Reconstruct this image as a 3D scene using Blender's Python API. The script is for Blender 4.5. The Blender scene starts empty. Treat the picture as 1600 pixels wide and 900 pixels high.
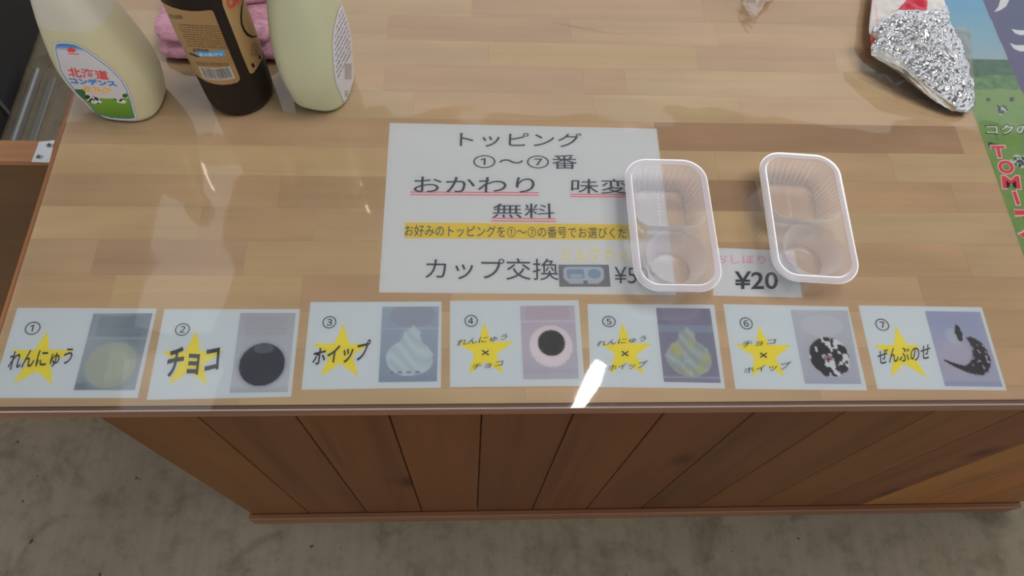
import bpy, bmesh, math, random
from mathutils import Vector, Matrix, noise
from mathutils.bvhtree import BVHTree
random.seed(7)
SC = bpy.context.scene
COL = SC.collection

# ------------------------------------------------------------------ camera
F = 1141.85
R = Matrix(((0.9984486, -0.0015745, -0.0556585), (-0.0233909, 0.8952587, -0.4449323), (0.0505293, 0.4455440, 0.8938331)))
CAM = Vector((0.0, 0.0, 1.389))
cd = bpy.data.cameras.new('camera')
cd.sensor_width = 36; cd.lens = 36 * F / 1600; cd.clip_start = 0.02; cd.clip_end = 100
cam = bpy.data.objects.new('camera', cd)
cam.matrix_world = Matrix.Translation(CAM) @ R.to_4x4()
COL.objects.link(cam); SC.camera = cam

# ------------------------------------------------------------------ view + world + lamp light
SC.view_settings.view_transform = 'Standard'; SC.view_settings.look = 'None'
SC.view_settings.gamma = 1; SC.view_settings.use_curve_mapping = False
SC.view_settings.exposure = 0.37
SC.cycles.use_denoising = True
W = bpy.data.worlds.new('world'); SC.world = W; W.use_nodes = True
bg = W.node_tree.nodes['Background']
bg.inputs['Color'].default_value = (0.93, 0.96, 1.0, 1); bg.inputs['Strength'].default_value = 1.08

def area(name, loc, target, size, power, color=(1, 1, 1), shape='DISK', sy=None):
    l = bpy.data.lights.new(name, 'AREA'); l.energy = power; l.size = size; l.shape = shape; l.color = color
    if sy: l.size_y = sy
    o = bpy.data.objects.new(name, l); o.location = loc
    o.rotation_euler = (Vector(target) - Vector(loc)).to_track_quat('-Z', 'Y').to_euler()
    COL.objects.link(o); return o
hall = area('hall_light', (0.95, 0.36, 3.3), (0.35, 0.36, 0), 1.6, 19, (1.0, 0.97, 0.92), 'RECTANGLE', 0.85)
hall.rotation_euler = (0, math.radians(13), 0)
tube = area('lamp_light', (0.50, 1.00, 3.1), (0.50, 1.00, 0), 0.055, 2.4, (1.0, 0.98, 0.95), 'RECTANGLE', 0.30)
tube.rotation_euler = (0, 0, math.radians(-32))
for lx, ly, rz, ln, pw in ((-0.54, 2.05, 18, .40, .16), (-1.27, 2.10, 24, .22, .075)):
    a_ = area('tube_light', (lx, ly, 3.1), (lx, ly, 0), 0.014, pw, (1.0, 0.86, 0.66), 'RECTANGLE', ln)
    a_.rotation_euler = (0, 0, math.radians(rz))

# ------------------------------------------------------------------ helpers
TZ = 0.74                                   # table top height
def at(px, py, z=TZ):
    d = R @ Vector(((px - 800) / F, -(py - 450) / F, -1))
    return CAM + d * ((z - CAM.z) / d.z)
def pix(P):
    c = R.transposed() @ (Vector(P) - CAM)
    return 800 + F * c.x / -c.z, 450 - F * c.y / -c.z
def lin(c):
    c = c / 255.0
    return c / 12.92 if c <= 0.04045 else ((c + 0.055) / 1.055) ** 2.4
KD = 1.5
def D(r, g, b, k=KD):                        # colour as it shows under the table light -> surface colour
    return (min(lin(r) * k, .9), min(lin(g) * k, .9), min(lin(b) * k, .9))
def clamp(v, a=0.0, b=1.0): return a if v < a else b if v > b else v
def sm(a, b, v):
    t = clamp((v - a) / (b - a)); return t * t * (3 - 2 * t)
def mixc(a, b, t): return tuple(a[i] + (b[i] - a[i]) * t for i in range(3))

def mat(name, color=(.5, .5, .5), rough=.5, metal=0, coat=0, sss=0, spec=.5):
    m = bpy.data.materials.new(name); m.use_nodes = True
    b = m.node_tree.nodes['Principled BSDF']
    b.inputs['Base Color'].default_value = (*color, 1); b.inputs['Roughness'].default_value = rough
    b.inputs['Metallic'].default_value = metal; b.inputs['Coat Weight'].default_value = coat
    b.inputs['Coat Roughness'].default_value = .08
    b.inputs['Specular IOR Level'].default_value = spec
    if sss:
        b.inputs['Subsurface Weight'].default_value = sss; b.inputs['Subsurface Radius'].default_value = (.02, .018, .012)
        b.inputs['Subsurface Scale'].default_value = .6
    return m
class NT:
    def __init__(s, m): s.t = m.node_tree; s.n = s.t.nodes; s.b = s.n.get('Principled BSDF')
    def new(s, t, **k):
        n = s.n.new(t)
        for a, v in k.items(): setattr(n, a, v)
        return n
    def link(s, a, b): s.t.links.new(a, b)
    def coords(s, kind='pos', scale=(1, 1, 1)):
        if kind == 'pos': o = s.new('ShaderNodeNewGeometry').outputs['Position']
        else: o = s.new('ShaderNodeTexCoord').outputs[kind]
        m = s.new('ShaderNodeMapping'); m.inputs['Scale'].default_value = scale
        s.link(o, m.inputs['Vector']); return m
    def noise(s, vec, scale, detail=4, rough=.55, dist=0):
        n = s.new('ShaderNodeTexNoise'); n.inputs['Scale'].default_value = scale; n.inputs['Detail'].default_value = detail
        n.inputs['Roughness'].default_value = rough; n.inputs['Distortion'].default_value = dist
        s.link(vec, n.inputs['Vector']); return n.outputs['Fac']
    def ramp(s, fac, stops):
        r = s.new('ShaderNodeValToRGB'); e = r.color_ramp.elements
        while len(e) < len(stops): e.new(.5)
        for i, (p, c) in enumerate(stops): e[i].position = p; e[i].color = (*c, 1)
        s.link(fac, r.inputs['Fac']); return r.outputs['Color']
    def mix(s, fac, a, b, blend='MIX'):
        m = s.new('ShaderNodeMix', data_type='RGBA', blend_type=blend)
        for v, i in ((fac, 0), (a, 6), (b, 7)):
            if hasattr(v, 'links'): s.link(v, m.inputs[i])
            elif i == 0: m.inputs[0].default_value = v
            else: m.inputs[i].default_value = (*v, 1)
        return m.outputs[2]
    def bump(s, h, strength=.3, dist=.001):
        b = s.new('ShaderNodeBump'); b.inputs['Strength'].default_value = strength; b.inputs['Distance'].default_value = dist
        s.link(h, b.inputs['Height']); return b.outputs['Normal']

def link(o, parent=None):
    COL.objects.link(o)
    if parent: o.parent = parent
    return o
def mesh(name, verts, faces, m, parent=None, smooth=False, colors=None):
    me = bpy.data.meshes.new(name)
    off = parent.matrix_world.translation if parent and parent.type == 'EMPTY' else Vector((0, 0, 0))
    me.from_pydata([tuple(Vector(v) - off) for v in verts], [], faces)
    if colors:
        ca = me.color_attributes.new('print', 'FLOAT_COLOR', 'POINT')
        for i, c in enumerate(colors): ca.data[i].color = (*c, 1)
    if smooth: me.polygons.foreach_set('use_smooth', [True] * len(me.polygons))
    if m: me.materials.append(m)
    me.update()
    return link(bpy.data.objects.new(name, me), parent)
def empty(name, loc, label, cat, group=None):
    o = bpy.data.objects.new(name, None); COL.objects.link(o); o.location = loc
    o.matrix_world = Matrix.Translation(Vector(loc)); o.empty_display_size = .05
    return tag(o, label, cat, group)
def tag(o, label, cat, group=None):
    o['label'] = label; o['category'] = cat
    if group: o['group'] = group
    return o
def struct(o): o['kind'] = 'structure'; return o
def box(name, lo, hi, m, parent=None, bev=0.0, seg=2):
    bm = bmesh.new(); bmesh.ops.create_cube(bm, size=1)
    for v in bm.verts:
        v.co = Vector([(lo[i] + hi[i]) / 2 + v.co[i] * (hi[i] - lo[i]) for i in range(3)])
    if bev: bmesh.ops.bevel(bm, geom=bm.edges[:], offset=bev, segments=seg, affect='EDGES', profile=.5)
    off = parent.matrix_world.translation if parent and parent.type == 'EMPTY' else Vector((0, 0, 0))
    for v in bm.verts: v.co -= off
    me = bpy.data.meshes.new(name); bm.to_mesh(me); bm.free(); me.materials.append(m)
    return link(bpy.data.objects.new(name, me), parent)
def slab(name, pts, z0, z1, m, parent=None):
    n = len(pts); v = [(p[0], p[1], z0) for p in pts] + [(p[0], p[1], z1) for p in pts]
    f = [list(range(n - 1, -1, -1)), list(range(n, 2 * n))] + [[i, (i + 1) % n, n + (i + 1) % n, n + i] for i in range(n)]
    return mesh(name, v, f, m, parent)
def flat(name, pts, z, m, parent=None):
    me = mesh(name, [(p[0], p[1], z) for p in pts], [list(range(len(pts)))], m, parent)
    if me.data.polygons[0].normal.z < 0: me.data.flip_normals()
    return me
_tc = {}
def glyphs(body, heavy=0.0):
    """outline of a line of text as (verts in 0..1 box, faces)"""
    k = (body, heavy)
    if k in _tc: return _tc[k]
    cu = bpy.data.curves.new('t', 'FONT'); cu.body = body; cu.size = 1; cu.resolution_u = 3; cu.offset = heavy
    o = bpy.data.objects.new('t', cu); COL.objects.link(o)
    dg = bpy.context.evaluated_depsgraph_get(); dg.update()
    me = bpy.data.meshes.new_from_object(o.evaluated_get(dg))
    vs = [v.co.copy() for v in me.vertices]; fs = [list(p.vertices) for p in me.polygons]
    bpy.data.objects.remove(o); bpy.data.curves.remove(cu); bpy.data.meshes.remove(me)
    x0 = min(v.x for v in vs); x1 = max(v.x for v in vs); y0 = min(v.y for v in vs); y1 = max(v.y for v in vs)
    out = ([((v.x - x0) / (x1 - x0), (v.y - y0) / max(y1 - y0, 1e-6)) for v in vs], fs)
    _tc[k] = out; return out
def bil(q, u, v):                            # q = TL TR BR BL, v measured upward
    TL, TR, BR, BL = [Vector(p) for p in q]
    return (BL.lerp(BR, u)).lerp(TL.lerp(TR, u), v)
def text(name, body, quad, z, m, parent=None, heavy=0.0, warp=None):
    """lettering printed flat; quad = four measured corners TL TR BR BL on the table plane"""
    vs, fs = glyphs(body, heavy); q = [at(p[0], p[1], z).to_2d() for p in quad]
    P = []
    for u, v in vs:
        if warp: u, v = warp(u, v)
        p = bil(q, u, v); P.append((p.x, p.y, z))
    o = mesh(name, P, fs, m, parent)
    if len(o.data.polygons) and sum(p.normal.z * p.area for p in o.data.polygons) < 0: o.data.flip_normals()
    return o
def rectq(x0, y0, x1, y1): return [(x0, y0), (x1, y0), (x1, y1), (x0, y1)]
def inside(p, poly):
    x, y = p; c = False; n = len(poly); j = n - 1
    for i in range(n):
        xi, yi = poly[i]; xj, yj = poly[j]
        if (yi > y) != (yj > y) and x < (xj - xi) * (y - yi) / (yj - yi) + xi: c = not c
        j = i
    return c
def picture(name, quad, z, nx, ny, fn, m, parent=None):
    """a flat colour print; fn(u, v) with v downward"""
    q = [at(p[0], p[1], z).to_2d() for p in quad]; P = []; Cc = []
    for j in range(ny + 1):
        for i in range(nx + 1):
            u, v = i / nx, j / ny; p = bil(q, u, 1 - v); P.append((p.x, p.y, z)); q3 = fn(u, v); g3 = (q3[0] + q3[1] + q3[2]) / 3
            Cc.append(D(*[g3 + (w3 - g3) * .72 for w3 in q3]))
    Fs = [[j * (nx + 1) + i, (j + 1) * (nx + 1) + i, (j + 1) * (nx + 1) + i + 1, j * (nx + 1) + i + 1] for j in range(ny) for i in range(nx)]
    return mesh(name, P, Fs, m, parent, True, Cc)
def nz(x, y, s=1.0, k=0.0): return noise.noise(Vector((x * s, y * s, k)))

# ------------------------------------------------------------------ materials
def wood(name, tint_from_object=True, base=(.6, .4, .23), axis='x', rough=.45, knots=False, dark=.62):
    m = mat(name, base, rough, spec=.3); t = NT(m)
    sc = {'x': (2.2, 60, 60), 'z': (40, 40, 1.6), 'y': (60, 2.2, 60)}[axis]
    c = t.coords('pos', sc)
    oi = t.new('ShaderNodeObjectInfo'); ad = t.new('ShaderNodeVectorMath', operation='MULTIPLY_ADD')
    t.link(oi.outputs['Random'], ad.inputs[0]); ad.inputs[1].default_value = (37, 91, 53); t.link(c.outputs[0], ad.inputs[2])
    g = t.noise(ad.outputs[0], 1.0, 5, .6, .6)
    c2 = t.coords('pos', {'x': (5, 14, 14), 'z': (10, 10, 2.2), 'y': (14, 5, 14)}[axis])
    ad2 = t.new('ShaderNodeVectorMath', operation='MULTIPLY_ADD')
    t.link(oi.outputs['Random'], ad2.inputs[0]); ad2.inputs[1].default_value = (11, 23, 71); t.link(c2.outputs[0], ad2.inputs[2])
    g2 = t.noise(ad2.outputs[0], 1.0, 3, .5, .3)
    grain = t.ramp(g, [(.3, (dark + .1,) * 3), (.52, (.97,) * 3), (.75, (1.03,) * 3)])
    big = t.ramp(g2, [(.3, (.9, .88, .86)), (.7, (1.06, 1.06, 1.05))])
    col = t.mix(1.0, grain, big, 'MULTIPLY')
    src = oi.outputs['Color'] if tint_from_object else base
    col = t.mix(1.0, col, src, 'MULTIPLY')
    if knots:
        kc = t.coords('pos', (9, 9, 4.2)); ad3 = t.new('ShaderNodeVectorMath', operation='MULTIPLY_ADD')
        t.link(oi.outputs['Random'], ad3.inputs[0]); ad3.inputs[1].default_value = (3, 0, 17); t.link(kc.outputs[0], ad3.inputs[2])
        vo = t.new('ShaderNodeTexVoronoi'); vo.inputs['Scale'].default_value = 1; t.link(ad3.outputs[0], vo.inputs['Vector'])
        k = t.ramp(vo.outputs['Distance'], [(.05, (.30, .24, .2)), (.13, (.70, .64, .60)), (.22, (1, 1, 1))])
        col = t.mix(.9, col, t.mix(1.0, col, k, 'MULTIPLY'))
    t.link(col, t.b.inputs['Base Color'])
    t.link(t.bump(g, .15, .0004), t.b.inputs['Normal'])
    return m
M_stave = wood('laminated_wood', dark=.80)
M_plank = wood('stained_plank', True, (.3, .15, .06), 'z', .5, True)
M_rail = wood('pine_rail', True, (.4, .2, .1), 'x', .5)
M_core = mat('table_core', D(110, 70, 35), .5)
M_printed = mat('printed_colour', (.5, .5, .5), .55, spec=.3); _t = NT(M_printed)
_a = _t.new('ShaderNodeAttribute', attribute_name='print'); _t.link(_a.outputs['Color'], _t.b.inputs['Base Color'])
M_paper = mat('white_paper', (.735, .755, .785), .6, spec=.3)
M_card = mat('card_paper', (.70, .765, .82), .6, spec=.3)
M_ink = mat('black_ink', D(52, 56, 68), .6, spec=.2)
M_inkgrey = mat('dark_grey_ink', D(66, 74, 88), .6, spec=.2)
M_red = mat('red_ink', D(205, 95, 110), .6, spec=.2)
M_pinkink = mat('pink_ink', D(214, 140, 165), .6, spec=.2)
M_yellow = mat('yellow_ink', D(208, 192, 62, 1.5), .6, spec=.2)
M_gold = mat('orange_yellow_ink', D(219, 190, 120), .6, spec=.2)
M_bar = mat('yellow_bar_ink', D(198, 178, 78, 1.5), .6, spec=.2)
M_posterred = mat('poster_red', D(190, 50, 70), .6, spec=.2)
M_posterpink = mat('poster_pink', D(225, 170, 175), .6, spec=.2)
M_posterwhite = mat('poster_white', D(190, 192, 195), .6, spec=.2)
M_posterdark = mat('poster_dark', D(50, 70, 45), .6, spec=.2)
M_black = mat('black_plastic', (.018, .018, .019), .45)
M_steel = mat('zinc_steel', (.62, .63, .65), .32, 1)
M_railmetal = mat('aluminium_rail', (.30, .30, .29), .4, .6)
M_screw = mat('screw_steel', (.42, .42, .42), .35, 1)
M_slot = mat('screw_slot', (.05, .05, .05), .6)

def film(name, tint=(1, 1, 1), milk=0.0, milkcol=(.8, .8, .8), rough=.05, ior=1.45, bump=None, clear=1.0, fac_edge=False, gloss=1.0):
    """thin clear plastic: what lies behind shows through, with its own reflection and some milkiness"""
    m = bpy.data.materials.new(name); m.use_nodes = True; t = NT(m); t.n.remove(t.b)
    out = t.n['Material Output']
    tr = t.new('ShaderNodeBsdfTransparent'); tr.inputs['Color'].default_value = (*tint, 1)
    gl = t.new('ShaderNodeBsdfGlossy'); gl.inputs['Roughness'].default_value = rough; gl.inputs['Color'].default_value = (gloss,) * 3 + (1,)
    fr = t.new('ShaderNodeFresnel'); fr.inputs['IOR'].default_value = ior
    last = tr.outputs[0]
    if milk > 0:
        df = t.new('ShaderNodeBsdfDiffuse'); df.inputs['Color'].default_value = (*milkcol, 1)
        tl = t.new('ShaderNodeBsdfTranslucent'); tl.inputs['Color'].default_value = (*milkcol, 1)
        h = t.new('ShaderNodeMixShader'); h.inputs[0].default_value = .4; t.link(df.outputs[0], h.inputs[1]); t.link(tl.outputs[0], h.inputs[2])
        mk = t.new('ShaderNodeMixShader')
        if fac_edge:
            lw = t.new('ShaderNodeLayerWeight'); lw.inputs['Blend'].default_value = .35
            mr = t.new('ShaderNodeMapRange'); mr.inputs['To Min'].default_value = milk; mr.inputs['To Max'].default_value = min(.95, milk + .32)
            t.link(lw.outputs['Facing'], mr.inputs['Value']); t.link(mr.outputs[0], mk.inputs[0])
        else: mk.inputs[0].default_value = milk
        t.link(last, mk.inputs[1]); t.link(h.outputs[0], mk.inputs[2]); last = mk.outputs[0]
    mx = t.new('ShaderNodeMixShader'); t.link(fr.outputs[0], mx.inputs[0]); t.link(last, mx.inputs[1]); t.link(gl.outputs[0], mx.inputs[2])
    if bump:
        c = t.coords('pos', bump[3] if len(bump) > 3 else (1, 1, 1)); n = t.noise(c.outputs[0], bump[0], 2)
        bn = t.bump(n, bump[1], bump[2]); t.link(bn, gl.inputs['Normal']); t.link(bn, fr.inputs['Normal'])
    t.link(mx.outputs[0], out.inputs['Surface']); return m
M_vinyl = film('clear_vinyl', (.99, .99, .985), .03, (.8, .8, .8), .03, 1.5, (7, .35, .004))
M_vinyledge = film('vinyl_cut_edge', (.9, .9, .9), .45, (.9, .88, .85), .2, 1.5)
M_tray = film('frosted_tray_plastic', (1, .99, .995), .29, (.95, .90, .93), .16, 1.45, None, 1, True)
M_trayrim = film('frosted_tray_rim', (.99, .97, .98), .74, (.72, .67, .72), .45, 1.35, None)
M_clearbag = film('clear_bag_film', (.97, .97, .97), .22, (.8, .76, .76), .12, 1.5)
M_flap = film('grey_clear_film', (.80, .80, .78), .50, (.46, .45, .42), .15, 1.5)

# ------------------------------------------------------------------ floor, hall
mf = mat('concrete', (.2, .18, .14), .8, spec=.2); t = NT(mf)
c = t.coords('pos', (1, 1, 1)); n1 = t.noise(c.outputs[0], 2.2, 6, .6); n2 = t.noise(t.coords('pos', (60, 5, 1)).outputs[0], 1, 4, .6)
n3 = t.noise(c.outputs[0], 22, 5, .7); n4 = t.noise(c.outputs[0], 55, 2, .5)
n5 = t.noise(c.outputs[0], 7, 4, .6, .8)
col = t.ramp(n1, [(.3, (.185, .152, .104)), (.7, (.232, .197, .143))])
col = t.mix(.8, col, t.mix(1.0, col, t.ramp(n2, [(.3, (.86, .86, .86)), (.7, (1.07, 1.07, 1.07))]), 'MULTIPLY'))
col = t.mix(1.0, col, t.ramp(n3, [(.32, (.78, .77, .76)), (.52, (1.03, 1.03, 1.03))]), 'MULTIPLY')
col = t.mix(1.0, col, t.ramp(n5, [(.30, (.68, .66, .62)), (.46, (1, 1, 1))]), 'MULTIPLY')
col = t.mix(1.0, col, t.ramp(n4, [(.235, (.35, .32, .28)), (.28, (1, 1, 1))]), 'MULTIPLY')
t.link(col, t.b.inputs['Base Color']); t.link(t.bump(n3, .4, .002), t.b.inputs['Normal'])
struct(box('floor', (-5, -4, -.1), (5, 5, 0), mf))
m_roof = mat('unseen_roof_sheet', (.30, .29, .28), .8)
struct(slab('unseen_ceiling', [(-4.5, -3.5), (-1.80, -3.5), (-2.05, 3.4), (-4.5, 3.4)], 4.2, 4.3, m_roof))  # unseen roof, added to give the foil and vinyl something dark to reflect
struct(slab('unseen_ceiling', [(-1.34, -3.5), (4.5, -3.5), (4.5, 3.4), (-1.60, 3.4)], 4.2, 4.3, m_roof))  # gap between the slabs shaped to reflect a pale veil in the vinyl
for i in range(5):
    struct(box('unseen_beam_%d' % (i + 1), (-4.5, -2.6 + i * 1.4, 4.05), (4.5, -2.5 + i * 1.4, 4.2), mat('unseen_roof_beam', (.5, .47, .43), .7)))  # unseen beams, added across the gap to break up the reflected veil
lp = empty('ceiling_lamp', (.5, 1.0, 3.13), 'round white high-bay lamp hanging above the counter', 'lamp')
def lathe(name, prof, c, m, parent, n=32, smooth=True):
    P = [(c[0] + r * math.cos(2 * math.pi * k / n), c[1] + r * math.sin(2 * math.pi * k / n), c[2] + z) for r, z in prof for k in range(n)]
    Fs = [[j * n + k, j * n + (k + 1) % n, (j + 1) * n + (k + 1) % n, (j + 1) * n + k] for j in range(len(prof) - 1) for k in range(n)]
    Fs += [list(range(n - 1, -1, -1)), [(len(prof) - 1) * n + k for k in range(n)]]
    return mesh(name, P, Fs, m, parent, smooth)
lathe('housing', [(.16, 0), (.17, .02), (.12, .09), (.05, .12)], (.5, 1.0, 3.12), mat('lamp_housing', (.6, .6, .6), .4), lp)
lathe('cord', [(.008, 0), (.008, .95)], (.5, 1.0, 3.24), M_black, lp, 8)

# ------------------------------------------------------------------ counter
XL, XR, YF, YB = -.4400, .98, .1996, .92
PITCH = .0393
ctr = empty('service_counter', (0, .55, 0), 'wooden serving counter with laminated pale top and vertical stained planks in front', 'counter')
top = box('tabletop', (XL + .004, YF + .0049, .7225), (XR, YB, .7385), M_core, ctr)
edge_m = wood('stained_edge', True, (.3, .13, .06), 'y', .4)
def place_box(name, lo, hi, m, parent, color, bev):
    c = Vector([(lo[i] + hi[i]) / 2 for i in range(3)])
    o = box(name, [lo[i] - c[i] for i in range(3)], [hi[i] - c[i] for i in range(3)], m, None, bev, 1)
    o.parent = parent; o.location = c - parent_off(parent); o.color = (*color, 1); return o
def parent_off(p): return Vector((0, .55, 0)) if p in (ctr, top) else p.location
top_off = Vector((0, .55, 0))
tones = {'l': D(175, 155, 124), 'm': D(173, 150, 120), 'd': D(169, 144, 113), 'r': D(171, 146, 118), 'y': D(175, 153, 119), 'k': D(153, 125, 97)}
rows = {   # row counted from the front: (tone, right end x) read along the board
    0: [('m', -.21), ('l', .05), ('m', .33), ('r', .62), ('m', .98)],
    1: [('l', -.30), ('m', .0), ('r', .25), ('m', .50), ('d', .80), ('m', .98)],
    2: [('m', -.12), ('l', .18), ('m', .42), ('d', .70), ('m', .98)],
    3: [('d', -.345), ('y', -.165), ('r', -.02), ('m', .24), ('r', .46), ('d', .66), ('r', .98)],
    4: [('m', -.37), ('r', -.225), ('y', .0), ('m', .22), ('d', .52), ('m', .75), ('d', .98)],
    5: [('y', -.275), ('d', -.16), ('m', .12), ('y', .40), ('l', .67), ('d', .98)],
    6: [('d', -.20), ('d', -.06), ('m', .20), ('k', .31), ('d', .53), ('r', .98)],
    7: [('y', -.185), ('y', .02), ('m', .27), ('m', .47), ('l', .75), ('m', .98)],
    8: [('m', -.28), ('r', -.02), ('r', .2065), ('k', .56), ('d', .98)],
    9: [('m', -.25), ('l', -.065), ('m', .14), ('l', .31), ('m', .60), ('m', .98)],
    10: [('m', -.10), ('r', .13), ('d', .18), ('l', .50), ('m', .98)],
    11: [('m', -.22), ('l', .02), ('y', .27), ('r', .44), ('l', .70), ('m', .98)],
    12: [('l', -.1), ('r', .12), ('m', .30), ('m', .6), ('l', .98)],
}
y0 = .1775 - .0008
for k in range(19):
    a, b = y0 + PITCH * k + .003, y0 + PITCH * (k + 1) + .003
    a = max(a, YF + .0049)
    if a >= YB: break
    b = min(b, YB)
    segs = rows.get(k) or [(random.choice('lmdry'), x) for x in (-.3 + .1 * random.random(), .0, .25 + .1 * random.random(), .6, .98)]
    x = XL + .004
    for tn, xe in segs:
        xe = min(xe, XR); c = tones[tn]; j = (1 + .03 * (random.random() - .5)) * (1.03 + .03 * sm(6, 9, k))  # back rows lightened: part of the reflected haze is put into the wood colour
        s = place_box('stave', (x + .00003, a + .00003, .7225), (xe - .00003, b - .00003, TZ), M_stave, ctr, tuple(v * j for v in c), .00012)
        s.parent = top; x = xe
se = place_box('side_edge', (XL - .0015, YF + .001, .7222), (XL + .004, YB, .7399), edge_m, ctr, D(128, 82, 50), .0012)
fe = place_box('front_edge', (XL, YF - .0005, .7222), (XR, YF + .0048, .7397), M_rail, ctr, D(100, 70, 52), .0012)
# front planks, base board, body
px0 = [-.384, -.2844, -.184, -.0868, .0111, .1097, .2077, .3079, .4095, .5111, .6144, .716, .817, .918, 1.02]
pc = [(86, 56, 28), (78, 48, 25), (80, 48, 24), (83, 50, 26), (76, 46, 24), (80, 48, 26), (78, 47, 27), (74, 46, 25), (82, 52, 28), (84, 54, 28), (84, 50, 26), (112, 76, 40), (112, 72, 36), (106, 70, 38)]
for i in range(14):
    place_box('plank', (px0[i] + .0007, .226, .03), (px0[i + 1] - .0007, .238, .7222), M_plank, ctr, D(pc[i][0] * .90, pc[i][1] * .84, pc[i][2] * .66, 1.6), .0009)
place_box('backing_board', (-.383, .237, .03), (1.0, .245, .7222), M_core, ctr, (1, 1, 1), 0)
place_box('base_board', (-.388, .216, .0), (1.02, .226, .046), M_rail, ctr, D(98, 66, 44, 1.35), .0015)
place_box('side_panel', (-.384, .2455, .0), (-.372, .90, .7222), M_plank, ctr, D(95, 58, 30, 2.2), .001)
place_box('top_rail', (-.43, .2385, .700), (-.385, .90, .7222), M_rail, ctr, D(95, 58, 30, 2.2), .001)

# ------------------------------------------------------------------ papers
def paper(name, corners, z0, z1, label, cat, group=None):
    ps = [at(*c, z1).to_2d() for c in corners]; ce = sum(ps, Vector((0, 0))) / len(ps)
    e = empty(name, (ce.x, ce.y, z0), label, cat, group)
    slab('sheet', ps, z0, z1, M_card if cat == 'card' else M_paper, e); return e
Z0, Z1, Z2, Z3 = .7400, .7402, .7403, .7404
def tray_shapes(u, v, c, dark, light):
    # upper compartment with ribs, faint
    if .12 < u < .88 and .03 < v < .33:
        c = mixc(c, dark, .35 * sm(.33, .28, v))
        if .10 < v < .30: c = mixc(c, light, .25 * (math.sin(v * 150) > .55))
    return c
def ell(u, v, cx, cy, rx, ry): return math.hypot((u - cx) / rx, (v - cy) / ry)
def swirl(u, v, c, hi, lo, cx=.52):
    w = .035 + .12 * sm(.26, .38, v) + .24 * sm(.42, .64, v) + .012 * math.sin(v * 60)
    if v > .70: w = .40 * math.sqrt(max(0, 1 - ((v - .70) / .215) ** 2))
    cc = cx + .03 * math.sin(v * 8)
    d = abs(u - cc) / max(w, .01)
    if v < .26 or v > .914: d = 9
    s = .5 + .5 * math.sin(30 * (v - .42 * (u - cx)) + 2.5 * math.sin(u * 7))
    return mixc(c, mixc(lo, hi, .3 + .6 * s), sm(1.04, .96, d))
def pic1(u, v):
    c = mixc((112, 128, 148), (136, 150, 164), .5 + .5 * math.sin(u * 5 + v * 3)); c = tray_shapes(u, v, c, (98, 112, 132), (150, 162, 172))
    c = mixc(c, (150, 163, 172), .5 * (abs(v - .335) < .012))
    d = ell(u, v, .50, .68, .43, .30) + .04 * nz(u, v, 6)
    c = mixc(c, (135, 150, 160), .6 * sm(1.14, 1.06, d)); c = mixc(c, (150, 160, 150), sm(1.0, .96, d))
    c = mixc(c, (164, 176, 160), .5 * sm(.9, .5, d) * (u > .45)); c = mixc(c, (98, 112, 138), .7 * sm(.9, .93, v) * sm(.3, .1, u))
    return c
def pic2(u, v):
    c = mixc((150, 156, 170), (166, 172, 184), v); c = tray_shapes(u, v, c, (150, 150, 160), (136, 138, 150))
    c = mixc(c, (138, 148, 164), .6 * sm(.9, 1.0, v))
    d = ell(u, v, .50, .66, .40, .265)
    c = mixc(c, (140, 150, 166), .7 * sm(1.16, 1.08, d)); c = mixc(c, (46, 54, 70), sm(1.02, .98, d))
    if d < .97: c = mixc(c, (84, 92, 108), .8 * sm(1.0, .85, ell(u, v, .5, .46, .19, .07)) + .25 * clamp(nz(u, v, 5)))
    return c
def pic3(u, v):
    c = mixc((140, 156, 178), (122, 140, 165), v); c = mixc(c, (134, 142, 162), .8 * sm(1.05, .9, ell(u, v, .55, .12, .42, .17)))
    c = mixc(c, (158, 174, 190), .7 * (abs(v - .30) < .012)); c = mixc(c, (112, 134, 160), .5 * sm(.9, .97, v))
    d = ell(u, v, .50, .69, .40, .24); c = mixc(c, (160, 184, 200), sm(1.0, .95, d))
    c = swirl(u, v, c, (164, 182, 192), (146, 166, 180), .54)
    if v > .82 and abs(v - .88) < .02 and .2 < u < .75: c = mixc(c, (86, 98, 120), .6 * (math.sin(u * 40) > 0))
    return c
def pic4(u, v):
    c = mixc((166, 156, 174), (160, 158, 176), v); c = mixc(c, (158, 146, 160), .5 * (v < .2) * (.1 < u < .9))
    c = mixc(c, (178, 176, 190), .6 * (abs(v - .22) < .01)); c = mixc(c, (146, 150, 174), .5 * (abs(v - .9) < .02))
    d = ell(u, v, .53, .56, .40, .29) + .02 * math.sin(math.atan2(v - .56, u - .53) * 22) * (v > .6)
    c = mixc(c, (190, 182, 192), sm(1.0, .95, d)); c = mixc(c, (200, 192, 198), .4 * sm(.85, .7, d))
    d2 = ell(u, v, .54, .52, .245, .175); c = mixc(c, (92, 60, 66), sm(1.04, .99, d2)); c = mixc(c, (38, 42, 50), sm(.98, .92, d2))
    if d2 < .9: c = mixc(c, (66, 72, 70), .8 * clamp(nz(u, v, 12) * 2 - .5))
    return c
def pic5(u, v):
    c = mixc((112, 112, 142), (118, 118, 146), v); c = mixc(c, (126, 118, 146), .8 * sm(1.0, .9, ell(u, v, .45, .05, .38, .2)))
    c = mixc(c, (124, 140, 168), .6 * (.24 < v < .34)); c = mixc(c, (132, 146, 178), .7 * (abs(v - .935) < .015))
    d = ell(u, v, .50, .68, .40, .255) + .05 * nz(u, v, 7)
    c = mixc(c, (140, 150, 140), sm(1.0, .95, d)); c = swirl(u, v, c, (150, 162, 164), (122, 138, 144), .5)
    if d < 1: c = mixc(c, (168, 164, 96), .8 * clamp(nz(u, v, 5, 3) * 2.2)); 
    if d < 1: c = mixc(c, (150, 176, 190), .7 * clamp(nz(u, v, 9, 8) * 2.2 - .4))
    return c
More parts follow.
